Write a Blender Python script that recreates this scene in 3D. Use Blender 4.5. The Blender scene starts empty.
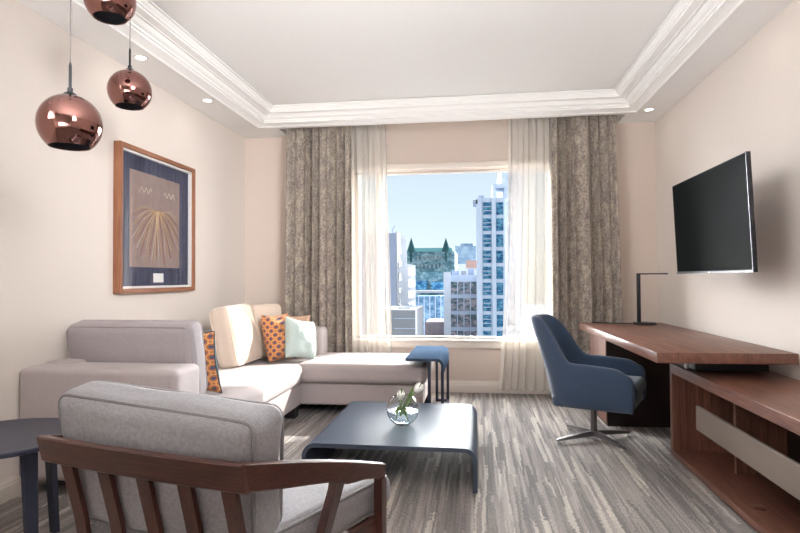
import bpy, bmesh, math, random
from mathutils import Vector, Matrix, noise
rnd = random.Random(11)
COL = bpy.context.scene.collection
SC = bpy.context.scene
R = math.radians
PI = math.pi

# ------------------------------------------------------------------ camera numbers
YAW, PITCH, ROLL, FPX, EYE = R(7.67), R(1.207), R(-0.311), 570.0, 1.165

def at(u, v, Y):
    """world point on the vertical plane at depth Y that the photo shows at (u, v); used for the far city only"""
    a, b = u-400, v-266.5
    x = (a*math.cos(ROLL)+b*math.sin(ROLL))/FPX
    z = -(-a*math.sin(ROLL)+b*math.cos(ROLL))/FPX
    y1 = math.cos(PITCH)-z*math.sin(PITCH); z1 = math.sin(PITCH)+z*math.cos(PITCH)
    d = Vector((x*math.cos(YAW)-y1*math.sin(YAW), x*math.sin(YAW)+y1*math.cos(YAW), z1))
    t = Y/d.y
    return Vector((d.x*t, Y, EYE+d.z*t))

# ------------------------------------------------------------------ materials
def srgb(r, g, b):
    f = lambda c: (c/255/12.92) if c <= 10 else ((c/255+0.055)/1.055)**2.4
    return (f(r), f(g), f(b), 1)

class NT:
    def __init__(s, name):
        s.m = bpy.data.materials.new(name); s.m.use_nodes = True
        s.t = s.m.node_tree; s.t.nodes.clear()
        s.out = s.n('ShaderNodeOutputMaterial')
    def n(s, typ, **kw):
        nd = s.t.nodes.new(typ)
        for k, v in kw.items():
            if k in nd.inputs: nd.inputs[k].default_value = v
            else: setattr(nd, k, v)
        return nd
    def l(s, a, b): s.t.links.new(a, b)
    def coords(s, scale=(1, 1, 1), rot=(0, 0, 0)):
        tc = s.n('ShaderNodeTexCoord'); mp = s.n('ShaderNodeMapping')
        mp.inputs['Scale'].default_value = scale; mp.inputs['Rotation'].default_value = rot
        s.l(tc.outputs['Object'], mp.inputs['Vector']); return mp.outputs['Vector']
    def noise(s, vec, scale=5, detail=4, rough=.5, dist=0):
        nd = s.n('ShaderNodeTexNoise'); nd.inputs['Scale'].default_value = scale
        nd.inputs['Detail'].default_value = detail; nd.inputs['Roughness'].default_value = rough
        nd.inputs['Distortion'].default_value = dist
        s.l(vec, nd.inputs['Vector']); return nd.outputs['Fac']
    def ramp(s, fac, stops, interp='LINEAR'):
        nd = s.n('ShaderNodeValToRGB'); cr = nd.color_ramp; cr.interpolation = interp
        while len(cr.elements) < len(stops): cr.elements.new(.5)
        for e, (p, c) in zip(cr.elements, stops): e.position = p; e.color = c
        s.l(fac, nd.inputs['Fac']); return nd.outputs['Color']
    def mix(s, fac, a, b, mode='MIX'):
        nd = s.n('ShaderNodeMix', data_type='RGBA', blend_type=mode)
        for inp, v in ((nd.inputs[0], fac), (nd.inputs[6], a), (nd.inputs[7], b)):
            if hasattr(v, 'links'): s.l(v, inp)
            else: inp.default_value = v
        return nd.outputs[2]
    def bump(s, h, strength=.2, dist=.002):
        nd = s.n('ShaderNodeBump'); nd.inputs['Strength'].default_value = strength
        nd.inputs['Distance'].default_value = dist; s.l(h, nd.inputs['Height']); return nd.outputs['Normal']
    def bsdf(s, color=None, rough=.5, metal=0, normal=None, **kw):
        p = s.n('ShaderNodeBsdfPrincipled')
        if color is not None:
            if hasattr(color, 'links'): s.l(color, p.inputs['Base Color'])
            else: p.inputs['Base Color'].default_value = color
        if hasattr(rough, 'links'): s.l(rough, p.inputs['Roughness'])
        else: p.inputs['Roughness'].default_value = rough
        p.inputs['Metallic'].default_value = metal
        if normal is not None: s.l(normal, p.inputs['Normal'])
        for k, v in kw.items(): p.inputs[k].default_value = v
        return p
    def done(s, p):
        s.l(p.outputs[0], s.out.inputs['Surface']); return s.m

def plain(name, c, rough=.5, metal=0, nscale=30, namp=.06, bump=0, **kw):
    t = NT(name); v = t.coords()
    f = t.noise(v, nscale, 3)
    lo = tuple(x*(1-namp) for x in c[:3])+(1,); hi = tuple(min(1, x*(1+namp)) for x in c[:3])+(1,)
    col = t.ramp(f, [(.3, lo), (.7, hi)])
    nrm = t.bump(f, bump, .003) if bump else None
    return t.done(t.bsdf(col, rough, metal, nrm, **kw))

def fabric(name, c, weave=520, amp=.16, slub=True, rough=.92, wr=0.25, sheen=.15):
    t = NT(name)
    v1 = t.coords((weave, weave*.22, weave)); v2 = t.coords((weave*.22, weave, weave*.22)); v3 = t.coords((7, 7, 7))
    f1 = t.noise(v1, 1, 2); f2 = t.noise(v2, 1, 2); f3 = t.noise(v3, 1, 4)
    w = t.mix(.5, f1, f2)
    lo = tuple(x*(1-amp) for x in c[:3])+(1,); hi = tuple(min(1, x*(1+amp)) for x in c[:3])+(1,)
    col = t.ramp(w, [(.35, lo), (.65, hi)])
    col = t.mix(.12, col, t.ramp(f3, [(.3, lo), (.7, hi)]))
    nrm = t.bump(w, .18, .0015)
    b2 = t.n('ShaderNodeBump'); b2.inputs['Strength'].default_value = wr; b2.inputs['Distance'].default_value = .02
    t.l(f3, b2.inputs['Height']); t.l(nrm, b2.inputs['Normal'])
    p = t.bsdf(col, rough, 0, b2.outputs['Normal'])
    p.inputs['Sheen Weight'].default_value = sheen; p.inputs['Specular IOR Level'].default_value = .2
    return t.done(p)

def wood(name, axis, dark, mid, light, rough=.38, fine=1.0):
    t = NT(name)
    sc = [16*fine]*3; sc['xyz'.index(axis)] = 1.1
    sc2 = [170]*3; sc2['xyz'.index(axis)] = 5
    f = t.noise(t.coords(sc), 1, 6, .6, 1.1)
    g = t.noise(t.coords(sc2), 1, 3, .5, 0)
    col = t.ramp(f, [(.22, dark), (.5, mid), (.78, light)])
    col = t.mix(.45, col, t.ramp(g, [(.35, dark), (.65, light)]), 'MIX')
    nrm = t.bump(g, .06, .001)
    return t.done(t.bsdf(col, rough, 0, nrm))

WD, WM, WL = srgb(64, 36, 30), srgb(108, 70, 57), srgb(146, 101, 83)
walnut_x = wood('walnut_x', 'x', WD, WM, WL); walnut_y = wood('walnut_y', 'y', WD, WM, WL); walnut_z = wood('walnut_z', 'z', WD, WM, WL)
CD, CM, CL = srgb(38, 18, 15), srgb(64, 33, 26), srgb(90, 50, 38)
chair_x = wood('chair_wood_x', 'x', CD, CM, CL, .33); chair_y = wood('chair_wood_y', 'y', CD, CM, CL, .33); chair_z = wood('chair_wood_z', 'z', CD, CM, CL, .33)
shaded_walnut = wood('shaded_walnut', 'z', srgb(24, 15, 15), srgb(36, 23, 21), srgb(48, 32, 28))  # walnut with the shade under the desk and in the cabinet put into its colour
frame_z = wood('frame_wood_z', 'z', srgb(110, 66, 44), srgb(148, 96, 68), srgb(176, 122, 90), .4)
frame_y = wood('frame_wood_y', 'y', srgb(110, 66, 44), srgb(148, 96, 68), srgb(176, 122, 90), .4)

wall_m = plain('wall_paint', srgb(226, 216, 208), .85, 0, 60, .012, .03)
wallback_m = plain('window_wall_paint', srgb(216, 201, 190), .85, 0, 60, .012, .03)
ceil_m = plain('ceiling_paint', srgb(249, 248, 246), .9, 0, 40, .01)
trim_m = plain('trim_paint', srgb(232, 222, 212), .5, 0, 40, .01)
table_m = plain('slate_lacquer', srgb(72, 79, 92), .42, .0, 120, .05, **{'Specular IOR Level': .02})
steel_m = plain('blue_grey_lacquer', srgb(60, 74, 92), .5, .0, 120, .05, **{'Specular IOR Level': .0})
navy_m = plain('navy_lacquer', srgb(40, 44, 62), .4, .1, 120, .05)
black_m = plain('matte_black', srgb(26, 26, 32), .4, 0, 100, .05)
dark_m = plain('dark_stain', srgb(36, 32, 36), .5, 0, 100, .08)
def screen_mat():
    t = NT('tv_screen'); d = t.n('ShaderNodeBsdfDiffuse'); d.inputs[0].default_value = srgb(22, 24, 24)
    g = t.n('ShaderNodeBsdfGlossy'); g.inputs['Roughness'].default_value = .2; m = t.n('ShaderNodeMixShader'); m.inputs[0].default_value = .004
    t.l(d.outputs[0], m.inputs[1]); t.l(g.outputs[0], m.inputs[2]); t.l(m.outputs[0], t.out.inputs['Surface']); return t.m
screen_m = screen_mat()
chrome_m = plain('brushed_steel', srgb(165, 160, 160), .3, 1, 150, .05)
legmetal_m = plain('grey_metal_leg', srgb(120, 116, 118), .38, .8, 150, .05)
white_m = plain('white_plastic', srgb(236, 234, 232), .4, 0, 60, .01)
taupe_m = plain('taupe_panel', srgb(126, 112, 102), .45, .15, 200, .03)
sofa_m = fabric('sofa_linen', srgb(172, 161, 160), 420, .08)
backc_m = fabric('back_cushion_linen', srgb(156, 147, 149), 420, .10)
cush_m = fabric('beige_cushion_linen', srgb(214, 196, 180), 420, .08, wr=.5)
arm_m = fabric('grey_slub_linen', srgb(144, 141, 145), 330, .22)
pipe_m = fabric('piping_linen', srgb(128, 124, 126), 420, .12)
aqua_m = fabric('pale_aqua_linen', srgb(188, 203, 199), 420, .06, wr=.9)
tan_m = fabric('tan_linen', srgb(206, 172, 146), 420, .08)
teal_m = fabric('teal_velvet', srgb(40, 66, 74), 420, .15)
blue_m = fabric('blue_felt', srgb(58, 73, 95), 700, .22, sheen=.3)
blue_in = fabric('grey_blue_felt', srgb(76, 82, 100), 700, .18, sheen=.35)

def carpet():
    t = NT('streaked_carpet')
    def vor(sc, seed):
        tc = t.coords(sc); a0 = t.n('ShaderNodeVectorMath', operation='ADD'); a0.inputs[1].default_value = seed
        nz = t.n('ShaderNodeTexNoise'); nz.inputs['Scale'].default_value = 1; nz.inputs['Detail'].default_value = 1
        t.l(t.coords((2, 46, 1)), nz.inputs['Vector'])
        sb = t.n('ShaderNodeVectorMath', operation='SUBTRACT'); sb.inputs[1].default_value = (.5, .5, .5); t.l(nz.outputs['Color'], sb.inputs[0])
        ms = t.n('ShaderNodeVectorMath', operation='MULTIPLY'); ms.inputs[1].default_value = (.9, .5, 0); t.l(sb.outputs[0], ms.inputs[0])
        t.l(ms.outputs[0], a0.inputs[1])
        a = t.n('ShaderNodeVectorMath', operation='ADD'); a.inputs[1].default_value = seed
        t.l(tc, a0.inputs[0]); t.l(a0.outputs[0], a.inputs[0])
        v = t.n('ShaderNodeTexVoronoi', distance='CHEBYCHEV', feature='F1'); v.inputs['Scale'].default_value = 1
        t.l(a.outputs[0], v.inputs['Vector'])
        s = t.n('ShaderNodeSeparateColor'); t.l(v.outputs['Color'], s.inputs[0]); return s.outputs[0]
    a = vor((40, 1.7, 1), (3.1, 7.7, 0)); b = vor((75, 2.6, 1), (13.1, 2.7, 0)); c = vor((9, .9, 1), (1, 5, 0))
    A1, A2, A3, A4 = srgb(70, 67, 71), srgb(116, 109, 110), srgb(152, 143, 138), srgb(208, 197, 185)
    ca = t.ramp(a, [(0, A1), (.3, A2), (.56, A3), (.84, A4)], 'CONSTANT')
    cb = t.ramp(b, [(0, A1), (.35, A2), (.62, A3), (.88, A4)], 'CONSTANT')
    cc = t.ramp(c, [(.2, A1), (.8, A3)])
    col = t.mix(.35, ca, cb); col = t.mix(.18, col, cc)
    v3 = t.coords((300, 60, 100)); f = t.noise(v3, 1, 2)
    col = t.mix(.22, col, t.ramp(f, [(.3, A1), (.7, A4)]))
    p = t.bsdf(col, .95, 0, t.bump(f, .3, .004)); p.inputs['Specular IOR Level'].default_value = .15
    p.inputs['Sheen Weight'].default_value = .1
    return t.done(p)
carpet_m = carpet()

def drape_mat():
    t = NT('mottled_drape')
    f = t.noise(t.coords((56, 56, 44)), 1, 6, .75); g = t.noise(t.coords((20, 20, 9)), 1, 3, .6)
    h = t.noise(t.coords((240, 240, 60)), 1, 1)
    a, b, c = srgb(88, 79, 87), srgb(148, 136, 127), srgb(200, 187, 168)
    col = t.ramp(t.mix(.35, f, g), [(.37, a), (.49, b), (.60, c)])
    col = t.mix(.2, col, t.ramp(h, [(.4, a), (.6, c)]))
    p = t.bsdf(col, .8, 0, t.bump(f, .2, .002)); p.inputs['Sheen Weight'].default_value = .2
    return t.done(p)
drape_m = drape_mat()

def sheer_mat():
    t = NT('sheer_voile')
    f = t.noise(t.coords((500, 500, 500)), 1, 1)
    d = t.n('ShaderNodeBsdfDiffuse'); d.inputs['Color'].default_value = srgb(226, 220, 212)
    tr = t.n('ShaderNodeBsdfTranslucent'); tr.inputs['Color'].default_value = srgb(244, 238, 228)
    tp = t.n('ShaderNodeBsdfTransparent')
    m1 = t.n('ShaderNodeMixShader'); m1.inputs[0].default_value = .006
    t.l(d.outputs[0], m1.inputs[1]); t.l(tr.outputs[0], m1.inputs[2])
    m2 = t.n('ShaderNodeMixShader')
    mr = t.n('ShaderNodeMapRange'); mr.inputs['To Min'].default_value = .58; mr.inputs['To Max'].default_value = .72
    t.l(f, mr.inputs['Value']); t.l(mr.outputs[0], m2.inputs[0])
    t.l(tp.outputs[0], m2.inputs[1]); t.l(m1.outputs[0], m2.inputs[2])
    t.l(m2.outputs[0], t.out.inputs['Surface']); return t.m
sheer_m = sheer_mat()

def thin_glass(name, tint=(1, 1, 1, 1), ior=1.45):
    t = NT(name)
    tp = t.n('ShaderNodeBsdfTransparent'); tp.inputs['Color'].default_value = tint
    gl = t.n('ShaderNodeBsdfGlossy'); gl.inputs['Roughness'].default_value = .01
    fr = t.n('ShaderNodeFresnel'); fr.inputs['IOR'].default_value = ior
    ge = t.n('ShaderNodeNewGeometry'); iv = t.n('ShaderNodeMath', operation='SUBTRACT'); iv.inputs[0].default_value = 1
    t.l(ge.outputs['Backfacing'], iv.inputs[1]); mu = t.n('ShaderNodeMath', operation='MULTIPLY')
    t.l(fr.outputs[0], mu.inputs[0]); t.l(iv.outputs[0], mu.inputs[1])
    m = t.n('ShaderNodeMixShader'); t.l(mu.outputs[0], m.inputs[0]); t.l(tp.outputs[0], m.inputs[1]); t.l(gl.outputs[0], m.inputs[2])
    t.l(m.outputs[0], t.out.inputs['Surface']); return t.m
pane_m = thin_glass('window_glass', (.97, .985, .99, 1), 1.02)
picglass_m = thin_glass('picture_glass', (1, 1, 1, 1), 1.6)
def glass(name, ior, col=(1, 1, 1, 1)):
    t = NT(name); p = t.bsdf(col, 0.0); p.inputs['Transmission Weight'].default_value = 1; p.inputs['IOR'].default_value = ior
    return t.done(p)
vase_m = glass('vase_glass', 1.45, (.97, .985, .98, 1)); water_m = thin_glass('vase_water', (.90, .95, .97, 1), 1.33)

def copper():
    t = NT('copper_mirror')
    f = t.noise(t.coords((3, 3, 3)), 1, 2)
    col = t.ramp(f, [(.3, srgb(138, 98, 92)), (.7, srgb(148, 107, 100))])
    return t.done(t.bsdf(col, .07, 1))
copper_m = copper()
def emit(name, c, s):
    t = NT(name); e = t.n('ShaderNodeEmission'); e.inputs[0].default_value = c; e.inputs[1].default_value = s
    t.l(e.outputs[0], t.out.inputs['Surface']); return t.m
lamp_m = emit('lamp_glow', (1, .93, .82, 1), 9)

def pattern_mat():
    # orange cloth with rings and diagonal trellis, printed on the pillow's own x / z
    t = NT('orange_trellis_print')
    tc = t.n('ShaderNodeTexCoord')
    sx = t.n('ShaderNodeSeparateXYZ'); t.l(tc.outputs['Object'], sx.inputs[0])
    def M(op, a, b=None):
        nd = t.n('ShaderNodeMath', operation=op)
        for i, v in enumerate((a, b)):
            if v is None: continue
            if hasattr(v, 'links'): t.l(v, nd.inputs[i])
            else: nd.inputs[i].default_value = v
        return nd.outputs[0]
    P = 1/.066
    u = M('MULTIPLY', sx.outputs[0], P); v = M('MULTIPLY', sx.outputs[2], P)
    def cell(a, off): return M('SUBTRACT', M('FRACT', M('ADD', a, 50+off)), .5)
    def rad(off):
        a, b = cell(u, off), cell(v, off); return M('SQRT', M('ADD', M('MULTIPLY', a, a), M('MULTIPLY', b, b)))
    r1, r2 = rad(0), rad(.5)
    dot = M('MAXIMUM', M('LESS_THAN', r1, .17), M('LESS_THAN', r2, .17))
    ring = M('MAXIMUM', M('COMPARE', r1, .36), M('COMPARE', r2, .36))
    for nd in t.t.nodes:
        if nd.type == 'MATH' and nd.operation == 'COMPARE': nd.inputs[2].default_value = .05
    f = t.noise(t.coords((420, 420, 420)), 1, 2)
    base = t.ramp(f, [(.3, srgb(164, 94, 54)), (.7, srgb(186, 114, 70))])
    c1 = t.mix(ring, base, srgb(214, 158, 104))
    c2 = t.mix(dot, c1, srgb(74, 78, 106))
    p = t.bsdf(c2, .9, 0, t.bump(f, .2, .001)); p.inputs['Sheen Weight'].default_value = .15
    return t.done(p)
pat_m = pattern_mat()

def facade(name, c, amp=.05, sc=.8):
    t = NT(name); f = t.noise(t.coords((sc, sc, sc)), 1, 5)
    lo = tuple(x*(1-amp) for x in c[:3])+(1,); hi = tuple(min(1, x*(1+amp)) for x in c[:3])+(1,)
    return t.done(t.bsdf(t.ramp(f, [(.3, lo), (.7, hi)]), .9, **{'Specular IOR Level': 0}))
def bwin(name, c1, c2, c3, sc=(1.2, 1.2, 2.4)):
    t = NT(name); f = t.noise(t.coords(sc), 1, 3, .7)
    p = t.bsdf(t.ramp(f, [(.38, c1), (.5, c2), (.62, c3)]), .6, **{'Specular IOR Level': .05})
    return t.done(p)

# ------------------------------------------------------------------ mesh builder
class MB:
    def __init__(s): s.bm = bmesh.new()
    def quadgrid(s, pts, closeu=False, closev=False):
        nu, nv = len(pts), len(pts[0])
        vs = [[s.bm.verts.new(p) for p in row] for row in pts]
        for i in range(nu if closeu else nu-1):
            for j in range(nv if closev else nv-1):
                a, b = vs[i][j], vs[(i+1) % nu][j]; c, d = vs[(i+1) % nu][(j+1) % nv], vs[i][(j+1) % nv]
                try: s.bm.faces.new((a, b, c, d))
                except ValueError: pass
        return vs
    def box(s, lo, hi, M=None, bev=0, seg=2):
        lo, hi = Vector(lo), Vector(hi)
        r = bmesh.ops.create_cube(s.bm, size=1); vs = r['verts']
        for v in vs: v.co = Vector(((lo[i]+hi[i])/2+v.co[i]*(hi[i]-lo[i]) for i in range(3)))
        if bev:
            es = list({e for v in vs for e in v.link_edges})
            rr = bmesh.ops.bevel(s.bm, geom=es, offset=bev, segments=seg, profile=.5, affect='EDGES')
            vs = list({v for f in rr['faces'] for v in f.verts} | {v for v in vs if v.is_valid})
        if M is not None:
            for v in vs: v.co = M @ v.co
        return vs
    def rbox(s, lo, hi, r, seg=4, n=6, deform=None, M=None):
        lo, hi = Vector(lo), Vector(hi); c = (lo+hi)/2; h = (hi-lo)/2
        def samp(hh):
            r2 = min(r, hh*.999); inner = hh-r2
            out = [-(inner+r2*math.tan(R(45)*(1-k/seg))) for k in range(seg)]
            out += [-inner+2*inner*k/n for k in range(n+1)]
            out += [inner+r2*math.tan(R(45)*(k+1)/seg) for k in range(seg)]
            return out
        S = [samp(h[i]) for i in range(3)]
        new = []
        def rnd_pt(p):
            q = Vector((max(-(h[i]-r), min(h[i]-r, p[i])) if h[i] > r else 0 for i in range(3)))
            d = Vector(p)-q
            if d.length > 1e-9: d = d.normalized()*r
            P = q+d
            if deform: P = deform(P, h)
            P = P+c
            return M @ P if M is not None else P
        for ax in range(3):
            a, b = [(1, 2), (2, 0), (0, 1)][ax]
            for sg in (-1, 1):
                rows = []
                for i in S[a]:
                    row = []
                    for j in S[b]:
                        p = [0, 0, 0]; p[ax] = sg*h[ax]; p[a] = i; p[b] = j
                        row.append(rnd_pt(p))
                    rows.append(row)
                if sg < 0: rows = rows[::-1]
                vs = s.quadgrid(rows); new += [v for rw in vs for v in rw]
        bmesh.ops.remove_doubles(s.bm, verts=new, dist=1e-5)
    def tube(s, path, rad, seg=10, closed=False, caps=True):
        P = [Vector(p) for p in path]; n = len(P)
        rr = rad if isinstance(rad, (list, tuple)) else [rad]*n
        rows = []; up = None
        for i in range(n):
            if closed: t = (P[(i+1) % n]-P[i-1]).normalized()
            else: t = (P[min(i+1, n-1)]-P[max(i-1, 0)]).normalized()
            if up is None:
                up = Vector((0, 0, 1)) if abs(t.z) < .9 else Vector((1, 0, 0))
            x = t.cross(up).normalized(); up = x.cross(t).normalized()
            rows.append([P[i]+(x*math.cos(2*PI*k/seg)+up*math.sin(2*PI*k/seg))*rr[i] for k in range(seg)])
        vs = s.quadgrid(rows, closeu=closed, closev=True)
        if caps and not closed:
            s.bm.faces.new(vs[0]); s.bm.faces.new(vs[-1][::-1])
    def sweep(s, frames):
        """frames: list of closed loops of equal length (lists of points); ends capped"""
        vs = s.quadgrid(frames, closev=True)
        s.bm.faces.new(vs[0][::-1]); s.bm.faces.new(vs[-1])
    def lathe(s, prof, c=(0, 0, 0), seg=32, M=None):
        c = Vector(c); rows = []
        for r, z in prof:
            rows.append([c+Vector((max(r, 1e-5)*math.cos(2*PI*k/seg), max(r, 1e-5)*math.sin(2*PI*k/seg), z)) for k in range(seg)])
        if M is not None: rows = [[M @ p for p in rw] for rw in rows]
        vs = s.quadgrid(rows, closev=True)
        for k in (0, -1):
            if prof[k][0] < 1e-4: bmesh.ops.remove_doubles(s.bm, verts=vs[k], dist=1e-3)
    def prism(s, poly, axis, a, b):
        """extrude a 2-D polygon (in the other two axes, cyclic order) from a to b along axis"""
        i = 'xyz'.index(axis); j, k = [(1, 2), (0, 2), (0, 1)][i]
        def mk(p, w):
            q = [0, 0, 0]; q[i] = w; q[j], q[k] = p; return q
        s.sweep([[mk(p, a) for p in poly], [mk(p, b) for p in poly]])
    def pillow(s, w, h, t, M=None, n=22, wr=.006, seed=0):
        def pt(u, v, sg):
            # corners pulled to points, sides bowed in slightly
            x = u*w/2*(1-.10*(1-v*v)*abs(u)); z = v*h/2*(1-.10*(1-u*u)*abs(v))
            e = max(0, (1-u**4))*max(0, (1-v**4))
            y = sg*t/2*(e**.62)
            nn = noise.noise(Vector((u*2.2+seed, v*2.2, sg*3+seed)))
            y += sg*wr*nn*e*2
            p = Vector((x, y, z)); return M @ p if M is not None else p
        # smooth spacing that gathers near the seam
        g = [math.sin(PI/2*(-1+2*k/n)) for k in range(n+1)]
        new = []
        for sg in (-1, 1):
            rows = [[pt(u, v, sg) for v in (g if sg < 0 else g[::-1])] for u in g]
            new += [v for rw in s.quadgrid(rows) for v in rw]
        bmesh.ops.remove_doubles(s.bm, verts=new, dist=1e-5)
    def build(s, name, mat, parent=None, smooth=40, mods=(), M=None):
        me = bpy.data.meshes.new(name)
        bmesh.ops.recalc_face_normals(s.bm, faces=s.bm.faces)
        if M is not None: s.bm.transform(M)
        s.bm.to_mesh(me); s.bm.free()
        if smooth:
            me.polygons.foreach_set('use_smooth', [True]*len(me.polygons))
            me.set_sharp_from_angle(angle=R(smooth))
        me.materials.append(mat)
        o = bpy.data.objects.new(name, me); COL.objects.link(o)
        if parent: o.parent = parent
        for typ, kw in mods:
            md = o.modifiers.new(typ.lower(), typ)
            for k, v in kw.items(): setattr(md, k, v)
        return o

def tag(o, label, cat, group=None):
    o['label'] = label; o['category'] = cat
    if group: o['group'] = group
    return o
def struct(o): o['kind'] = 'structure'; return o
def thing(name, label, cat, loc=(0, 0, 0), rz=0, group=None):
    o = bpy.data.objects.new(name, None); COL.objects.link(o)
    o.empty_display_size = .1
    o.location = loc; o.rotation_euler = (0, 0, rz)
    return tag(o, label, cat, group)
def copy_tree(o, parent=None):
    c = o.copy(); COL.objects.link(c)
    if parent: c.parent = parent
    for ch in list(o.children): copy_tree(ch, c)
    return c
def T(x, y, z): return Matrix.Translation((x, y, z))
def RX(a): return Matrix.Rotation(R(a), 4, 'X')
def RY(a): return Matrix.Rotation(R(a), 4, 'Y')
def RZ(a): return Matrix.Rotation(R(a), 4, 'Z')

# ------------------------------------------------------------------ room shell
XL, XR, YB, YF, ZS, ZT = -2.484, 1.757, 5.886, -1.7, 2.697, 2.845
WX0, WX1, WZ0, WZ1 = -1.29, .80, .54, 2.30

m = MB(); m.box((XL-.15, YF-.15, -.12), (XR+.15, YB+.30, 0)); struct(m.build('floor', carpet_m, smooth=0))
m = MB(); m.box((XL-.15, YF-.15, 0), (XL, YB+.30, 3.0)); struct(m.build('wall_left', wall_m, smooth=0))
m = MB(); m.box((XR, YF-.15, 0), (XR+.15, YB+.30, 3.0)); struct(m.build('wall_right', wall_m, smooth=0))
m = MB(); m.box((XL, YF-.15, 0), (XR, YF, 3.0)); struct(m.build('wall_front', wall_m, smooth=0))
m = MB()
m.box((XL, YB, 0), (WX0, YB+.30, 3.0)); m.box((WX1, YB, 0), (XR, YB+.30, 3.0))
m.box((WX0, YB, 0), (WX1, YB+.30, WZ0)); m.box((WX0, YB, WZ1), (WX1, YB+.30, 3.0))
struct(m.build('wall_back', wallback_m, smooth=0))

# ceiling: soffit ring, stepped cornice, raised centre, curtain pocket
SX0, SX1, SY0, SY1 = -2.18, 1.484, -1.3, 5.49
PX0, PX1, PY0 = -1.99, 1.40, 5.565
def ring(ins, z): return [(SX0+ins, SY0+ins, z), (SX1-ins, SY0+ins, z), (SX1-ins, SY1-ins, z), (SX0+ins, SY1-ins, z)]
m = MB()
prof = [(-.012, ZS), (-.010, ZS-.007), (0, ZS-.009), (.010, ZS-.006), (.014, ZS), (.02, ZS+.004), (.088, 2.714),
        (.090, 2.727), (.104, 2.729), (.106, 2.741), (.120, 2.746), (.132, 2.758), (.136, 2.770), (.139, 2.776), (.150, 2.777), (.152, 2.772), (.160, 2.772), (.162, 2.778), (.212, 2.781),
        (.214, 2.793), (.224, 2.795), (.228, 2.806), (.240, 2.814), (.246, 2.824), (.264, 2.826), (.264, 2.834), (.238, 2.836), (.238, ZT)]
m.quadgrid([ring(a, z) for a, z in prof], closev=True)
m.bm.faces.new([m.bm.verts.new(p) for p in ring(.238, ZT)])
# soffit underside in pieces round the pocket
def slab(x0, y0, x1, y1, z0=ZS, z1=ZS+.05):
    m.box((x0, y0, z0), (x1, y1, z1))
slab(XL, YF, SX0, YB); slab(SX1, YF, XR, YB); slab(SX0, YF, SX1, SY0)
slab(SX0, SY1, PX0, YB); slab(PX1, SY1, SX1, YB); slab(PX0, SY1, PX1, PY0)
m.box((PX0-.02, PY0-.03, ZS+.05), (PX1+.02, PY0, 2.95))
m.box((PX0-.02, PY0, 2.93), (PX1+.02, YB, 2.97)); m.box((PX0-.04, PY0, ZS+.05), (PX0, YB, 2.95)); m.box((PX1, PY0, ZS+.05), (PX1+.04, YB, 2.95))
m.box((XL, YF, 2.98), (XR, YB, 3.05))
struct(m.build('ceiling', ceil_m, smooth=30))

# baseboards
def base_prof(h=.117): return [(0, 0), (.018, 0), (.018, h-.04), (.014, h-.034), (.014, h-.022), (.010, h-.016), (.006, h), (0, h)]
m = MB(); m.prism([(XL+a, z) for a, z in base_prof()], 'y', YF, YB); struct(m.build('baseboard_left', trim_m, smooth=0))
m = MB(); m.prism([(XR-a, z) for a, z in base_prof()], 'y', YF, YB); struct(m.build('baseboard_right', trim_m, smooth=0))
m = MB(); m.prism([(YB-a, z) for a, z in base_prof()], 'x', XL+.02, XR-.02); struct(m.build('baseboard_back', trim_m, smooth=0))

# window
reveal_m = plain('window_frame_paint', srgb(200, 192, 184), .5, 0, 40, .01)
win = MB()
f = .05
win.box((WX0, YB+.10, WZ0), (WX0+f, YB+.16, WZ1)); win.box((WX1-f, YB+.10, WZ0), (WX1, YB+.16, WZ1))
win.box((WX0, YB+.10, WZ0), (WX1, YB+.16, WZ0+.015)); win.box((WX0, YB+.10, WZ1-.02), (WX1, YB+.16, WZ1))
win.box((-1.055, YB+.09, WZ0), (-.985, YB+.16, WZ1))
wo = struct(win.build('window_1', reveal_m, smooth=0))
g = MB(); g.box((WX0+f, YB+.125, WZ0+.01), (WX1-f, YB+.131, WZ1-.01)); g.build('glass_pane', pane_m, wo, smooth=0)
g = MB(); g.box((-1.03, YB+.06, 2.03), (-.975, YB+.09, WZ1-.02), bev=.004); g.build('window_hinge_cover', trim_m, wo)
m = MB()
m.box((WX0-.10, YB-.025, WZ1), (WX1+.10, YB, WZ1+.058), bev=.005)
struct(m.build('trim_1', trim_m))
m = MB()
m.box((WX0-.10, YB-.03, WZ0-.088), (WX1+.10, YB, WZ0-.02), bev=.004)
m.box((WX0-.12, YB-.05, WZ0-.025), (WX1+.12, YB+.10, WZ0), bev=.005)
struct(m.build('trim_2', trim_m))

# ------------------------------------------------------------------ ceiling downlights
def downlight(x, y, label):
    t = thing('downlight', label, 'ceiling light', (x, y, ZS), 0, 'recessed downlights in the soffit')
    a = MB(); a.lathe([(.034, -.001), (.036, -.006), (.048, -.006), (.05, -.001)], seg=28); a.build('trim_ring', white_m, t)
    a = MB(); a.lathe([(0, -.002), (.034, -.002), (.034, -.0005), (0, -.0005)], seg=24); a.build('lens', lamp_m, t)
downlight(-2.28, 3.62, 'small round recessed ceiling light near the rear copper globe')
downlight(-2.27, 4.58, 'small round recessed ceiling light above the framed artwork')
downlight(1.57, 5.43, 'small round recessed ceiling light in the right corner by the drape')

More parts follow.
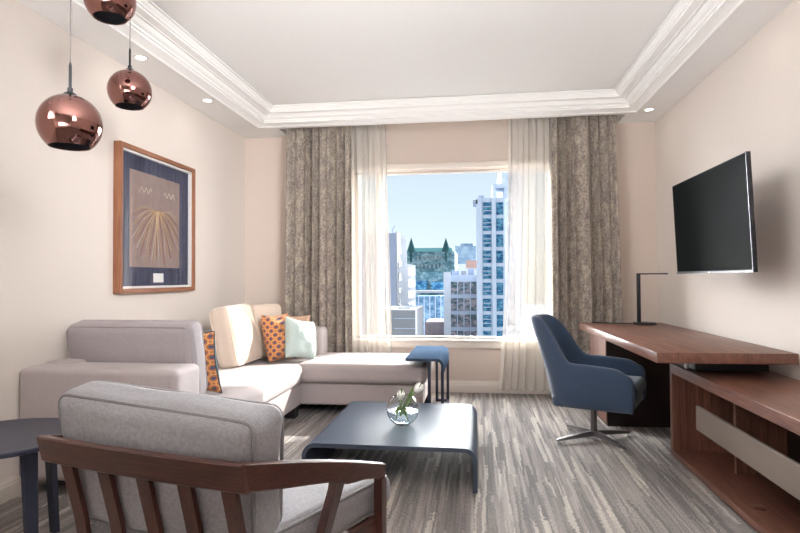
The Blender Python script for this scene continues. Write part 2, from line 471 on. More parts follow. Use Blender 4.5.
# ------------------------------------------------------------------ pendants
def pendant(c, label):
    t = thing('pendant_lamp', label, 'pendant lamp', (c[0], c[1], c[2]), 0, 'copper globe pendant lamps')
    r = .114; a0 = R(-50)
    out = [(r*math.cos(a0+(R(88)-a0)*k/30), r*math.sin(a0+(R(88)-a0)*k/30)) for k in range(31)]
    inn = [((r-.004)*math.cos(a0+(R(86)-a0)*k/20), (r-.004)*math.sin(a0+(R(86)-a0)*k/20)) for k in range(20, -1, -1)]
    a = MB(); a.lathe(out+inn+[out[0]], seg=56); sh = a.build('globe_shade', copper_m, t, smooth=60)
    a = MB(); a.lathe([((r-.0055)*math.cos(a0+(R(80)-a0)*k/20), (r-.0055)*math.sin(a0+(R(80)-a0)*k/20)) for k in range(21)], seg=40); a.build('inner_lining', black_m, t, smooth=60)
    a = MB(); a.lathe([(.030, .102), (.028, .111), (.021, .119), (.010, .125), (.010, .14), (0, .14)], seg=24); a.build('cap', black_m, t)
    a = MB(); a.lathe([(.0055, .13), (.0055, .225), (.003, .24), (0, .24)], seg=12); a.build('stem', black_m, t)
    a = MB(); a.tube([(0, 0, .22), (0, 0, ZT-c[2]-.018)], .0022, 8); a.build('cord', plain_cord, t)
    a = MB(); a.lathe([(0, ZT-c[2]-.03), (.045, ZT-c[2]-.03), (.05, ZT-c[2]-.02), (.05, ZT-c[2]-.001), (0, ZT-c[2]-.001)], seg=28); a.build('canopy', black_m, t)
    a = MB(); a.lathe([(0, .02), (.018, .02), (.02, .06), (.02, .11), (0, .11)], seg=18); a.build('lamp_holder', black_m, t)
    a = MB(); a.lathe([(0, -.045), (.016, -.041), (.027, -.025), (.028, -.008), (.018, .012), (.014, .02), (0, .02)], seg=20); a.build('bulb', lamp2_m, t)
plain_cord = plain('cord_grey', srgb(110, 102, 98), .6)
lamp2_m = emit('bulb_glow', (1, .9, .78, 1), 3)
pendant((-1.545, 1.99, 1.764), 'lowest and nearest copper mirrored globe pendant, in front of the left wall')
pendant((-1.885, 2.891, 2.205), 'rear copper mirrored globe pendant, hanging above the framed artwork')
pendant((-1.704, 2.456, 2.486), 'highest copper mirrored globe pendant, cut off by the top of the picture')

# ------------------------------------------------------------------ curtains
def curtain(name, x0t, x1t, x0b, x1b, y, z0, z1, folds, amp, mat, label, group, seed, thick=.004, sweep=1.0):
    rr = random.Random(seed)
    ph = [rr.uniform(0, 6.28) for _ in range(6)]
    N, K = folds*14, 30
    rows = []
    for i in range(N+1):
        s = i/N; row = []
        for j in range(K+1):
            v = j/K                       # 0 top .. 1 bottom
            z = z1+(z0-z1)*v
            e = v**sweep
            xa, xb = x0t+(x0b-x0t)*e, x1t+(x1b-x1t)*e
            a = 2*PI*folds*s+.5*math.sin(2*PI*1.7*s+ph[0])*2+.25*math.sin(v*3+ph[1]+s*9)
            A = amp*(.62+.38*math.sin(2*PI*2.3*s+ph[2]))*(.75+.25*v)
            gat = max(0, 1-v*9)
            yy = y-A*(math.sin(a)+(.22*math.cos(2*a) if thick else 0))*(1-.35*gat)+amp*.16*math.sin(2*a+ph[3])+amp*.25*gat*math.sin(a*2.0)
            xx = xa+(xb-xa)*(s+.22/folds*math.sin(a+1.2+ph[4]*.1)*min(1, 6*s, 6*(1-s)))
            row.append((xx, yy, z))
        rows.append(row)
    m = MB(); m.quadgrid(rows)
    o = m.build(name, mat, None, 180, [('SOLIDIFY', dict(thickness=thick, offset=0))] if thick else [])
    return tag(o, label, 'curtain', group)
curtain('drape', -1.913, -1.254, -1.95, -1.249, 5.635, .02, 2.86, 8, .062, drape_m, 'mottled taupe blackout drape left of the window, behind the sofa', None, 3)
curtain('drape', .727, 1.312, .722, 1.375, 5.635, .02, 2.86, 6, .062, drape_m, 'mottled taupe blackout drape right of the window, behind the desk chair', None, 5)
curtain('sheer_curtain', -1.30, -.922, -1.28, -.855, 5.765, .05, 2.86, 6, .040, sheer_m, 'white sheer curtain on the left side of the window', None, 8, 0)
curtain('sheer_curtain', .321, .76, .205, .76, 5.765, .05, 2.86, 7, .040, sheer_m, 'white sheer curtain on the right side of the window, sweeping out at its hem', None, 9, 0, 2.2)
m = MB(); m.box((-1.95, 5.60, 2.90), (1.36, 5.63, 2.925)); m.box((-1.95, 5.75, 2.90), (1.36, 5.78, 2.925))

m.bm.free()

# ------------------------------------------------------------------ framed artwork
art = thing('framed_artwork', 'large square walnut framed string artwork on the left wall', 'picture', (XL, 4.155, 1.60))
hw, hh, fd, fw = .53, .53, .054, .034
a = MB(); a.box((0, -hw, -hh), (fd, -hw+fw, hh), bev=.003); a.build('frame_side', frame_z, art)
a = MB(); a.box((0, hw-fw, -hh), (fd, hw, hh), bev=.003); a.build('frame_side', frame_z, art)
a = MB(); a.box((0, -hw+fw-.002, hh-fw), (fd, hw-fw+.002, hh), bev=.003); a.build('frame_rail', frame_y, art)
a = MB(); a.box((0, -hw+fw-.002, -hh), (fd, hw-fw+.002, -hh+fw), bev=.003); a.build('frame_rail', frame_y, art)
iw, ih = hw-fw, hh-fw
a = MB()
for s_ in (-1, 1):
    a.box((.008, min(s_*iw, s_*(iw-.016)), -ih), (.036, max(s_*iw, s_*(iw-.016)), ih)); a.box((.008, -iw, min(s_*ih, s_*(ih-.016))), (.036, iw, max(s_*ih, s_*(ih-.016))))
a.build('white_fillet', white_m, art, 0)
def navy_mat():
    t = NT('navy_striped_mat'); f = t.noise(t.coords((20, 26, .4)), 1, 3)
    return t.done(t.bsdf(t.ramp(f, [(.3, srgb(38, 44, 68)), (.55, srgb(58, 64, 90)), (.75, srgb(88, 92, 112))]), .7))
a = MB(); a.box((.002, -iw, -ih), (.010, iw, ih)); a.build('navy_mat', navy_mat(), art, 0)
a = MB(); a.box((.010, -.36, -.34), (.014, .33, .37)); a.build('taupe_panel', plain('art_taupe', srgb(150, 130, 126), .8, 0, 14, .08), art, 0)
gold = plain('gold_thread', srgb(206, 170, 108), .5, .3); red = plain('rust_thread', srgb(150, 84, 58), .6); pale = plain('pale_thread', srgb(214, 200, 178), .6)
for nm, mat, offs in (('gold_threads', gold, 0), ('rust_threads', red, 1), ('pale_threads', pale, 2)):
    a = MB()
    for k in range(34):
        if k % 3 != offs: continue
        an = R(-84+168*k/33); L = (.39+.05*math.sin(k*2.7))*(1 if abs(an) < R(60) else .85)
        y0, z0 = .05*math.sin(an), .10
        y1, z1 = max(-.33, min(.31, L*math.sin(an)*1.0)), .10-L*math.cos(an)
        a.tube([(.0165, y0, z0), (.0175, (y0+y1)/2+.015*math.sin(k), (z0+z1)/2+.03), (.0165, y1, z1)], .0017, 5)
    if offs == 2:
        for q in (-1, 1):
            b_ = MB(); b_.tube([(.0165, q*.17+q*.14*(k/16-.5)*1.2, .24+.022*math.sin(k*1.1)) for k in range(17)], .0022, 5); b_.build('wavy_thread', mat, art)
    a.build(nm, mat, art)
a = MB(); a.box((.010, -.05, -.455), (.0125, .09, -.385)); a.build('caption_card', white_m, art, 0)
a = MB(); a.box((.037, -iw+.001, -ih+.001), (.0395, iw-.001, ih-.001)); a.build('picture_glass', picglass_m, art, 0)

# ------------------------------------------------------------------ sectional sofa
sofa = thing('sectional_sofa', 'light linen corner sofa with chaise along the left wall and window', 'sofa', (-1.95, 4.2, 0))
SO = T(1.95, -4.2, 0)
def crown(k): return lambda P, h: Vector((P.x, P.y, P.z + (k*(1-(P.x/h.x)**2)*(1-(P.y/h.y)**2) if P.z > 0 else 0)))
a = MB(); a.rbox((-2.46, 2.95, .09), (-1.50, 5.46, .275), .02); a.rbox((-1.60, 4.75, .09), (-.455, 5.47, .275), .02); a.build('base', sofa_m, sofa, 60, M=SO)
a = MB(); a.rbox((-2.472, 2.96, .09), (-2.27, 5.46, .70), .035); a.build('backrest', sofa_m, sofa, 60, M=SO)
a = MB(); a.rbox((-2.48, 2.80, .085), (-1.56, 3.08, .69), .035); a.build('armrest', sofa_m, sofa, 60, M=SO)
a = MB(); a.rbox((-2.474, 5.245, .085), (-1.455, 5.485, .70), .035); a.build('armrest', sofa_m, sofa, 60, M=SO)
def seatdef(P, h):
    P = crown(.018)(P, h)
    return P+Vector((.004*noise.noise(Vector((P.x*4, P.y*4, 1.0))),)*2+(.006*noise.noise(P*3.0),))
a = MB(); a.rbox((-2.26, 3.09, .275), (-1.465, 4.735, .445), .065, 5, 12, seatdef); a.build('seat_cushion', sofa_m, sofa, 60, M=SO)
a = MB(); a.rbox((-2.26, 4.72, .275), (-1.40, 5.24, .43), .03, 4, 6); a.rbox((-1.54, 4.70, .28), (-.42, 5.49, .445), .05, 5, 12, crown(.012)); a.build('chaise_cushion', sofa_m, sofa, 60, M=SO)
for x, y in ((-2.37, 3.02), (-1.62, 3.05), (-1.58, 4.66), (-2.37, 5.38), (-.53, 4.85), (-.53, 5.38)):
    a = MB(); a.box((x-.07, y-.045, 0), (x+.07, y+.045, .095), bev=.005); a.build('foot', dark_m, sofa, M=SO)
a = MB(); a.box((-.421, 5.02, .20), (-.417, 5.06, .25)); a.build('care_tag', white_m, sofa, 0, M=SO)

def cushdef(seed, k=.035):
    def f(P, h):
        sgn = 1 if P.y > 0 else -1
        b = k*(1-(P.x/h.x)**2)*(1-(P.z/h.z)**2)
        w = .012*noise.noise(Vector((P.x*6+seed, P.z*6, sgn*2)))+.006*noise.noise(Vector((P.x*16+seed, P.z*16, sgn)))
        edge = .006*noise.noise(Vector((P.x*9, P.y*9, P.z*9+seed)))
        return Vector((P.x*(1+.0)+edge, P.y+sgn*(b if abs(P.y) > h.y*.3 else 0)+w*.5, P.z+edge*1.3))
    return f
def back_cushion(loc, size, rz, tilt, mat, label, seed, name='back_cushion', piping=True, group=None):
    """upright box cushion, its front face on local +y before rz; tilt leans its top to -y"""
    w, t, h = size
    o = thing(name, label, 'cushion', loc, R(rz), group)
    M = RX(tilt) @ T(0, 0, h/2)
    a = MB(); a.rbox((-w/2, -t/2, -h/2), (w/2, t/2, h/2), .05, 5, 14, cushdef(seed), M); a.build('cover', mat, o, 70)
    if piping:
        a = MB()
        for s_ in (-1, 1):
            pts = []
            hw_, hh_, rc = w/2-.012, h/2-.012, .05
            for cx, cz, a0 in ((hw_-rc, hh_-rc, 0), (-hw_+rc, hh_-rc, 90), (-hw_+rc, -hh_+rc, 180), (hw_-rc, -hh_+rc, 270)):
                for k in range(7): pts.append(M @ Vector((cx+rc*math.cos(R(a0+15*k)), s_*(t/2-.012), cz+rc*math.sin(R(a0+15*k)))))
            a.tube(pts, .006, 6, closed=True)
        a.build('piping', mat, o)
    return o
back_cushion((-2.02, 3.235, .455), (.80, .16, .47), 0, 11, backc_m, 'wide grey back cushion leaning over the near sofa armrest', 1)
back_cushion((-1.955, 4.57, .452), (.52, .17, .50), -90, 12, cush_m, 'beige back cushion against the left wall, nearer of the two', 5)
back_cushion((-1.91, 5.04, .452), (.37, .14, .485), -112, 7, cush_m, 'beige back cushion beside the far armrest, behind the orange pillow', 9)

def pillow_thing(loc, size, M, mat, label, seed, wr=.006, back=None):
    o = thing('throw_pillow', label, 'pillow', loc)
    a = MB(); a.pillow(size[0], size[1], size[2], M, 24, wr, seed); ob = a.build('cover', mat, o, 80)
    if back:
        ob.data.materials.append(back)
        Mi = M.inverted().to_3x3()
        for p in ob.data.polygons:
            if (Mi @ p.center.to_3d() if False else (M.inverted() @ p.center)).y > .002: p.material_index = 1
    a = MB()
    pts = []
    n = 20
    for k in range(4*n):
        q, f_ = divmod(k, n); f_ = -1+2*f_/n
        u, v = [(f_, -1), (1, f_), (-f_, 1), (-1, -f_)][q]
        x = u*size[0]/2*(1-.10*(1-v*v)*abs(u)); z = v*size[1]/2*(1-.10*(1-u*u)*abs(v))
        pts.append(M @ Vector((x, 0, z)))
    a.tube(pts, .004, 6, closed=True); a.build('seam', back or mat, o)
    return o
# near patterned pillow leaning on the wide grey cushion
pillow_thing((-1.785, 3.43, .455), (.40, .40, .16), RZ(-8) @ RX(12) @ T(0, 0, .20), pat_m, 'orange and blue patterned pillow beside the wide grey back cushion', 2, back=teal_m)
pillow_thing((-1.70, 4.86, .452), (.33, .415, .18), RZ(66) @ RX(-14) @ T(0, 0, .205), pat_m, 'orange ring patterned pillow in the sofa corner, left of the pale aqua pillow', 3)
pillow_thing((-1.70, 5.13, .452), (.30, .39, .10), RZ(8) @ RX(-14) @ T(0, 0, .19), tan_m, 'plain tan pillow mostly hidden behind the orange and aqua pillows', 4)
pillow_thing((-1.525, 4.90, .455), (.33, .36, .20), RZ(60) @ RX(-14) @ T(0, 0, .182) @ RY(12), aqua_m, 'pale aqua pillow in front of the far sofa armrest', 6, .012)

# ------------------------------------------------------------------ coffee table, C-shaped side table
def bent(x0, x1, z0a, z1, r, th, left=True, right=True, z0b=None):
    """outline of a bent sheet in x/z: legs at x0 and/or x1"""
    out = []; inn = []
    z0b = z0a if z0b is None else z0b
    if left:
        out += [(x0, z0a)]+[(x0+r-r*math.cos(R(9*k)), z1-r+r*math.sin(R(9*k))) for k in range(11)]
        inn += [(x0+th, z0a)]+[(x0+r-(r-th)*math.cos(R(9*k)), z1-r+(r-th)*math.sin(R(9*k))) for k in range(11)]
    else:
        out += [(x0, z1)]; inn += [(x0, z1-th)]
    if right:
        out += [(x1-r+r*math.sin(R(9*k)), z1-r+r*math.cos(R(9*k))) for k in range(11)]+[(x1, z0b)]
        inn += [(x1-r+(r-th)*math.sin(R(9*k)), z1-r+(r-th)*math.cos(R(9*k))) for k in range(11)]+[(x1-th, z0b)]
    else:
        out += [(x1, z1)]; inn += [(x1, z1-th)]
    return out+inn[::-1]
ct = thing('coffee_table', 'low square blue grey coffee table with waterfall sides and a vase on top', 'coffee table', (-.49, 3.68, 0))
a = MB(); a.prism([(x+.49, z) for x, z in bent(-.985, -.005, .004, .243, .075, .024)], 'y', -.555, .545); a.build('bent_top', table_m, ct, 30)
for x in (-.483, .473):
    for y in (-.5, .49):
        a = MB(); a.lathe([(0, 0), (.012, 0), (.012, .005), (0, .005)], (x, y, 0), 12); a.build('glide', black_m, ct)

st = thing('c_shaped_side_table', 'small blue grey C shaped side table straddling the chaise end', 'side table', (-.44, 5.0, 0))
a = MB(); a.prism([(x+.44, z) for x, z in bent(-.576, -.268, 0, .522, .06, .022, False, True, .40)], 'y', -.43, .44); a.build('bent_top', steel_m, st, 30)
for y in (-.43, .418):
    a = MB(); a.box((.044, y, 0), (.068, y+.022, .50)); a.box((.148, y, 0), (.172, y+.022, .42)); a.box((.044, y, .0), (.172, y+.022, .022)); a.build('leg_frame', navy_m, st, 0)
a = MB(); a.box((.148, -.43, 0), (.172, .44, .022)); a.build('floor_bar', navy_m, st, 0)

# vase of tulips
vz = .243
vase = thing('glass_vase', 'round clear glass vase of white tulips on the coffee table', 'vase', (-.47, 3.585, vz+.001))
r = .102
prof = [(0, 0), (.035, 0)]+[(r*math.sin(R(a_)), .096-r*math.cos(R(a_))) for a_ in range(24, 150, 6)]
inn = [((r-.004)*math.sin(R(a_)), .096-(r-.004)*math.cos(R(a_))) for a_ in range(144, 18, -6)]+[(0, .008)]
a = MB(); a.lathe(prof+inn, seg=48); a.build('bowl', vase_m, vase, 60)
w = [(0, .010)]+[((r-.0055)*math.sin(R(a_)), .096-(r-.0055)*math.cos(R(a_))) for a_ in range(24, 85, 6)]+[((r-.0055)*math.sin(R(85)), .0875), (0, .0875)]
a = MB(); a.lathe(w, seg=48); a.build('water', water_m, vase, 60)
leaf_m = plain('tulip_leaf', srgb(98, 132, 66), .5, 0, 40, .25); stem_m = plain('tulip_stem', srgb(128, 156, 84), .5, 0, 40, .1); petal_m = plain('tulip_petal', srgb(250, 249, 244), .6, 0, 30, .03)
def tulip(path, lean, sc, label):
    t = thing('tulip', label, 'flower', (-.47, 3.585, vz+.001), 0, None)
    P = [Vector(p) for p in path]
    fine = []
    for i in range(len(P)-1):
        p0, p1, p2, p3 = P[max(i-1, 0)], P[i], P[i+1], P[min(i+2, len(P)-1)]
        for k in range(6):
            q = k/6; fine.append(.5*((2*p1)+(-p0+p2)*q+(2*p0-5*p1+4*p2-p3)*q*q+(-p0+3*p1-3*p2+p3)*q**3))
    fine.append(P[-1])
    a = MB(); a.tube(fine, .0032, 8); a.build('stem', stem_m, t)
    d = (P[-1]-P[-2]).normalized(); q = Vector((0, 0, 1)).rotation_difference(d).to_matrix().to_4x4()
    for k in range(6):
        a = MB(); rows = []
        for i in range(9):
            v = i/8; z = .046*v*sc; half = .5*math.sin(PI*min(1, v*.92+.08))**.7*1.15
            rad = (.019*math.sin(PI*(.12+.66*v))+.001*(k % 2))*sc
            rows.append([T(*P[-1]) @ q @ Vector((rad*math.cos(2*PI*k/6+half*w_*(1-.25*v)), rad*math.sin(2*PI*k/6+half*w_*(1-.25*v)), z+.003*(1-w_*w_)*v)) for w_ in (-1, -.5, 0, .5, 1)])
        a.quadgrid(rows); a.build('petal', petal_m, t, 60, [('SOLIDIFY', dict(thickness=.0012, offset=0))])
    return t
def leaf(t, p0, p1, p2, width):
    p0, p1, p2 = Vector(p0), Vector(p1), Vector(p2); rows = []
    for i in range(15):
        q = i/14; c = p0*(1-q)**2+p1*2*q*(1-q)+p2*q*q; tg = ((p1-p0)*(1-q)+(p2-p1)*q).normalized()
        sd = tg.cross(Vector((0, -1, .25))).normalized(); wd = width*math.sin(PI*(.1+.9*q))**.8 if q < 1 else 0
        nr = sd.cross(tg)
        rows.append([c+sd*wd*k-nr*wd*.35*(1-k*k) for k in (-1, -.5, 0, .5, 1)])
    a = MB(); a.quadgrid(rows); a.build('leaf', leaf_m, t, 60, [('SOLIDIFY', dict(thickness=.001, offset=0))])
t1 = tulip([(.035, -.005, .022), (.02, 0, .09), (.045, 0, .155), (.082, .0, .205)], 0, 1.4, 'taller white tulip leaning right in the glass vase')
leaf(t1, (-.02, .01, .05), (.03, .0, .14), (.07, .01, .245), .014)
leaf(t1, (.01, .015, .08), (.05, .02, .16), (.062, .02, .19), .012)
t2 = tulip([(-.045, 0, .026), (-.03, -.01, .08), (-.018, -.01, .13), (-.014, -.012, .158)], 0, 1.25, 'shorter white tulip at the left of the glass vase')
leaf(t2, (.02, -.015, .06), (-.02, -.02, .15), (-.05, -.03, .06), .012)
leaf(t2, (-.01, .02, .08), (-.02, .03, .19), (-.012, .03, .225), .010)

# ------------------------------------------------------------------ round side table
rt = thing('round_side_table', 'dark round side table at the left edge beside the wooden armchair', 'side table', (-2.03, 2.21, 0))
a = MB(); a.lathe([(0, .478), (.31, .478), (.32, .483), (.32, .496), (.316, .50), (0, .50)], seg=72); a.build('tabletop', navy_m, rt, 30)
for an in (-20, 70, 160, 250):
    a = MB(); c_, s_ = math.cos(R(an)), math.sin(R(an))
    fr = []
    for z, rr_, w_ in ((0, .235, .020), (.478, .205, .030)):
        fr.append([Vector((c_*(rr_+dx)-s_*dy, s_*(rr_+dx)+c_*dy, z)) for dx, dy in ((-.012, -w_), (.012, -w_), (.012, w_), (-.012, w_))])
    a.sweep(fr); a.build('leg', navy_m, rt, 0)
a = MB(); a.box((-.02, -.012, .44), (.215, .012, .478), RZ(-20)); a.box((-.02, -.012, .44), (.215, .012, .478), RZ(70)); a.box((-.02, -.012, .44), (.215, .012, .478), RZ(160)); a.box((-.02, -.012, .44), (.215, .012, .478), RZ(250)); a.build('under_brace', navy_m, rt, 0)

# ------------------------------------------------------------------ wooden armchair in the foreground
ac = thing('wooden_armchair', 'dark wood slatted armchair with grey linen cushions seen from behind', 'armchair', (-.966, 1.488, 0), R(-14.3))
def plank(path, hts, th, tilt=0):
    """plank standing on edge that follows a path of top-edge points"""
    P = [Vector(p) for p in path]; fr = []
    for i, p in enumerate(P):
        t_ = (P[min(i+1, len(P)-1)]-P[max(i-1, 0)]); t_.z = 0; t_.normalize()
        n_ = Vector((-t_.y, t_.x, 0)); h = hts[i]; b = .005
        dn = Vector((0, 0, -1)) + Vector((0, 1, 0))*tilt[i] if isinstance(tilt, list) else Vector((0, tilt, -1))
        fr.append([p+n_*(th/2-b), p+n_*th/2+dn*b, p+n_*th/2+dn*(h-b), p+n_*(th/2-b)+dn*h, p-n_*(th/2-b)+dn*h, p-n_*th/2+dn*(h-b), p-n_*th/2+dn*b, p-n_*(th/2-b)])
    return fr
path = [(-.36+.748*k/12, -.012*(1-((k-6)/6)**2), .696) for k in range(13)]
a = MB(); a.sweep(plank(path, [.082]*13, .028, .25)); a.build('top_rail', chair_x, ac, 30)
for s_ in (-1, 1):
    pth = []; hts = []
    for k in range(15):
        q = k/14
        pth.append((s_*((.374 if s_ > 0 else .346)+(.088 if s_ > 0 else .116)*q+.012*math.sin(PI*q)*s_), .004+.69*q, .696-.196*q+.03*math.sin(PI*q)*.35)); hts.append(.082-.028*q+(.012*math.exp(-((q-.66)/.09)**2)))
    a = MB(); a.sweep(plank(pth, hts, .030, [.25*max(0, 1-4*k/14) for k in range(15)])); a.build('armrest', chair_y, ac, 30)
    fr = []
    for z, x, y, wx, wy in ((0, .455, .70, .014, .016), (.30, .46, .685, .016, .020), (.455, .466, .674, .015, .022)):
        fr.append([Vector((s_*x+dx, y+dy, z)) for dx, dy in ((-wx, -wy), (wx, -wy), (wx, wy), (-wx, wy))])
    a = MB(); a.sweep(fr); a.build('front_leg', chair_z, ac, 0)
    fr = []
    for z, x, y, wx, wy in ((0, .365, .16, .014, .018), (.30, .40, .335, .015, .024), (.50, .420, .43, .014, .030), (.535, .424, .447, .013, .046)):
        fr.append([Vector((s_*x+dx, y+dy, z)) for dx, dy in ((-wx, -wy), (wx, -wy), (wx, wy), (-wx, wy))])
    a = MB(); a.sweep(fr); a.build('rear_leg', chair_z, ac, 0)
    a = MB(); a.sweep([[Vector((s_*x+dx, y, z+dz)) for dx, dz in ((-.012, -.03), (.012, -.03), (.012, .03), (-.012, .03))] for x, y, z in ((.345, .09, .27), (.445, .685, .28))]); a.build('side_rail', chair_y, ac, 0)
a = MB(); a.box((-.35, .085, .24), (.35, .11, .31)); a.build('back_rail', chair_x, ac, 0)
a = MB(); a.box((-.44, .66, .25), (.44, .685, .31)); a.build('front_rail', chair_x, ac, 0)
for k in range(5):
    x = -.258+.1475*k
    a = MB(); a.sweep([[Vector((x+dx, y+dy, z)) for dx, dy in ((-w_, -.008), (w_, -.008), (w_, .008), (-w_, .008))] for z, y, w_ in ((.26, .093, .021), (.45, .058, .022), (.625, .012, .023))]); a.build('back_slat', chair_z, ac, 0)
def arm_back(P, h):
    sgn = 1 if P.y > 0 else -1
    b = .03*(1-(P.x/h.x)**2)*(1-(P.z/h.z)**2)
    top = -.012*(P.x/h.x) if P.z > 0 else 0
    w_ = .006*noise.noise(Vector((P.x*5, P.z*5, sgn)))
    px = P.x+(.04*P.z/h.z*(P.x/h.x) if P.x > 0 and P.z > 0 else 0)
    return Vector((px, P.y+sgn*b+w_, P.z+top+.008*noise.noise(Vector((P.x*5, P.y*7, 0)))))
w, t_, h = .73, .165, .405
M = T(-.012, .175, .415) @ RX(7) @ T(0, 0, h/2)
a = MB(); a.rbox((-w/2, -t_/2, -h/2), (w/2, t_/2, h/2), .05, 5, 16, arm_back, M); bc = a.build('back_cushion', arm_m, ac, 70)
def piping(parent, M, w, h, t_, ax, rc=.05, defm=None):
    a = MB()
    for s_ in (-1, 1):
        pts = []
        for cx, cz, a0 in ((w/2-rc, h/2-rc, 0), (-w/2+rc, h/2-rc, 90), (-w/2+rc, -h/2+rc, 180), (w/2-rc, -h/2+rc, 270)):
            for k in range(7):
                p = (cx+rc*math.cos(R(a0+15*k)), cz+rc*math.sin(R(a0+15*k)))
                v = Vector((p[0], s_*(t_/2), p[1])) if ax == 'y' else Vector((p[0], p[1], s_*t_/2))
                if defm: v = defm(v)
                pts.append(M @ v)
        # fill the straight runs so the line can follow the cushion
        full = []
        for i in range(len(pts)):
            A_, B_ = pts[i], pts[(i+1) % len(pts)]; n_ = max(1, int((B_-A_).length/.06))
            full += [A_.lerp(B_, k/n_) for k in range(n_)]
        a.tube(full, .0055, 6, closed=True)
    return a.build('piping', pipe_m, parent)
hv = Vector((w/2, t_/2, h/2))
piping(bc, M, w-.022, h-.022, t_-.022, 'y', .045, lambda v: arm_back(v*1.0, hv)-Vector((0, (1 if v.y > 0 else -1)*.006, 0)))
def seat_d(P, h): return Vector((P.x*(1+.18*(P.y/h.y)), P.y, P.z+(.015*(1-(P.x/h.x)**2)*(1-(P.y/h.y)**2) if P.z > 0 else 0)))
a = MB(); a.rbox((-.385, .13, .30), (.385, .83, .425), .04, 5, 12, seat_d); sc_ = a.build('seat_cushion', arm_m, ac, 70)
hs = Vector((.385, .35, .0625)); Ms = T(0, .48, .3625)
piping(sc_, Ms, .77-.018, .70-.018, .125-.02, 'z', .04, lambda v: Vector((v.x*(1+.18*v.y/hs.y), v.y, v.z)))

# ------------------------------------------------------------------ blue swivel chair
bc = thing('swivel_chair', 'blue felt swivel tub chair with four star steel base at the desk', 'desk chair', (.825, 4.27, 0))
SH = RZ(-113) @ Matrix.Scale(.98, 4, (1, 0, 0)) @ Matrix.Scale(.98, 4, (0, 1, 0))
Ws, Yb, Yf = .305, -.29, .27
def sstep(x): x = max(0, min(1, x)); return x*x*(3-2*x)
plan = []
NS = 14
for k in range(NS): plan.append((Ws, Yf+( -.02-Yf)*(k/NS)**1.4))
for k in range(17):
    an = R(90*k/16); e = .72
    plan.append((Ws*math.cos(an)**e if k < 16 else 0, -.02+(Yb+.02)*math.sin(an)**e))
plan = plan+[(-x, y) for x, y in plan[-2::-1]]
plan = [Vector((x, y)) for x, y in plan]
def shell_sections():
    secs = []; n = len(plan)
    for i, p in enumerate(plan):
        t_ = (plan[min(i+1, n-1)]-plan[max(i-1, 0)]).normalized(); nrm = Vector((-t_.y, t_.x))
        if nrm.dot(p) < 0: nrm = -nrm
        bk = sstep((-p.y-.02)/.235)            # 0 on the arms .. 1 at the back
        top = .575-.02*max(0, p.y/Yf)-.03*max(0, (p.y-Yf+.09)/.09)**2+.31*sstep((bk-.25)/.75)
        th = .062-.012*bk
        loop = []
        def off(z, o):
            q = p+nrm*o
            k_ = max(0, (z-.40)/.48)
            tap = 1-.36*bk*k_**1.2
            low = max(0, (.36-z)/.12)
            sc2 = 1-.10*low**1.5
            x = q.x*tap*sc2; y = (q.y-.165*bk*k_)*(1 if low == 0 else sc2)
            return Vector((x, y, z))
        zb = .265
        zs = [zb+(top-.03-zb)*k/7 for k in range(8)]
        for z in zs: loop.append(off(z, 0))
        for k in range(1, 6):
            a_ = PI*k/6; loop.append(off(top-.03+.03*math.sin(a_), -th/2+th/2*math.cos(a_)))
        for z in zs[::-1]: loop.append(off(z, -th))
        secs.append(loop)
    # rounded arm fronts
    def endcap(l0, l1, s_):
        out = []
        c0 = sum(l0, Vector())/len(l0)
        dirv = (l0[5]-l1[5]); dirv.z = 0; dirv.normalize()
        for k in (1, 2, 3, 4):
            a_ = R(21*k); sc3 = math.cos(a_); dd = .055*math.sin(a_)
            out.append([c0+Vector(((q.x-c0.x)*(sc3*.75+.25) , (q.y-c0.y)*(sc3*.75+.25), (q.z-.265)*(1-.30*(1-sc3))-(c0.z-.265)))+dirv*dd for q in l0])
        return out
    e0 = endcap(secs[0], secs[1], 1); e1 = endcap(secs[-1], secs[-2], -1)
    return e0[::-1]+secs+e1
a = MB(); a.sweep(shell_sections()); sh = a.build('shell', blue_m, bc, 70, [('SUBSURF', dict(levels=1, render_levels=1))], M=SH)
sh.data.materials.append(blue_in)
a = MB(); a.rbox((-.26, -.24, .26), (.26, .31, .345), .035, 4, 6); a.build('seat_pan', blue_m, bc, 60, M=SH)
def tub(P, h): return Vector((P.x, P.y, P.z+(.02*(1-(P.x/h.x)**2) if P.z > 0 else 0)))
a = MB(); a.rbox((-.243, -.225, .34), (.243, .335, .44), .045, 5, 8, tub); a.build('seat_cushion', blue_m, bc, 60, M=SH)
a = MB(); a.lathe([(0, .04), (.034, .04), (.034, .058), (.023, .066), (.023, .262), (0, .262)], seg=28); a.build('column', legmetal_m, bc)
for an in (27, 117, 207, 297):
    a = MB(); Mz = RZ(an)
    fr = []
    for x, z0, z1, w_ in ((.012, .034, .068, .022), (.12, .030, .058, .019), (.30, .020, .036, .014), (.312, .018, .030, .010)):
        fr.append([Mz @ Vector((x, dy, z)) for dy, z in ((-w_, z0), (w_, z0), (w_*.7, z1), (-w_*.7, z1))])
    a.sweep(fr); lg = a.build('base_leg', legmetal_m, bc, 30)
    a = MB(); a.lathe([(0, 0), (.012, 0), (.015, .004), (.015, .02), (0, .02)], Mz @ Vector((.295, 0, 0)), 16); a.build('glide', white_m, lg)

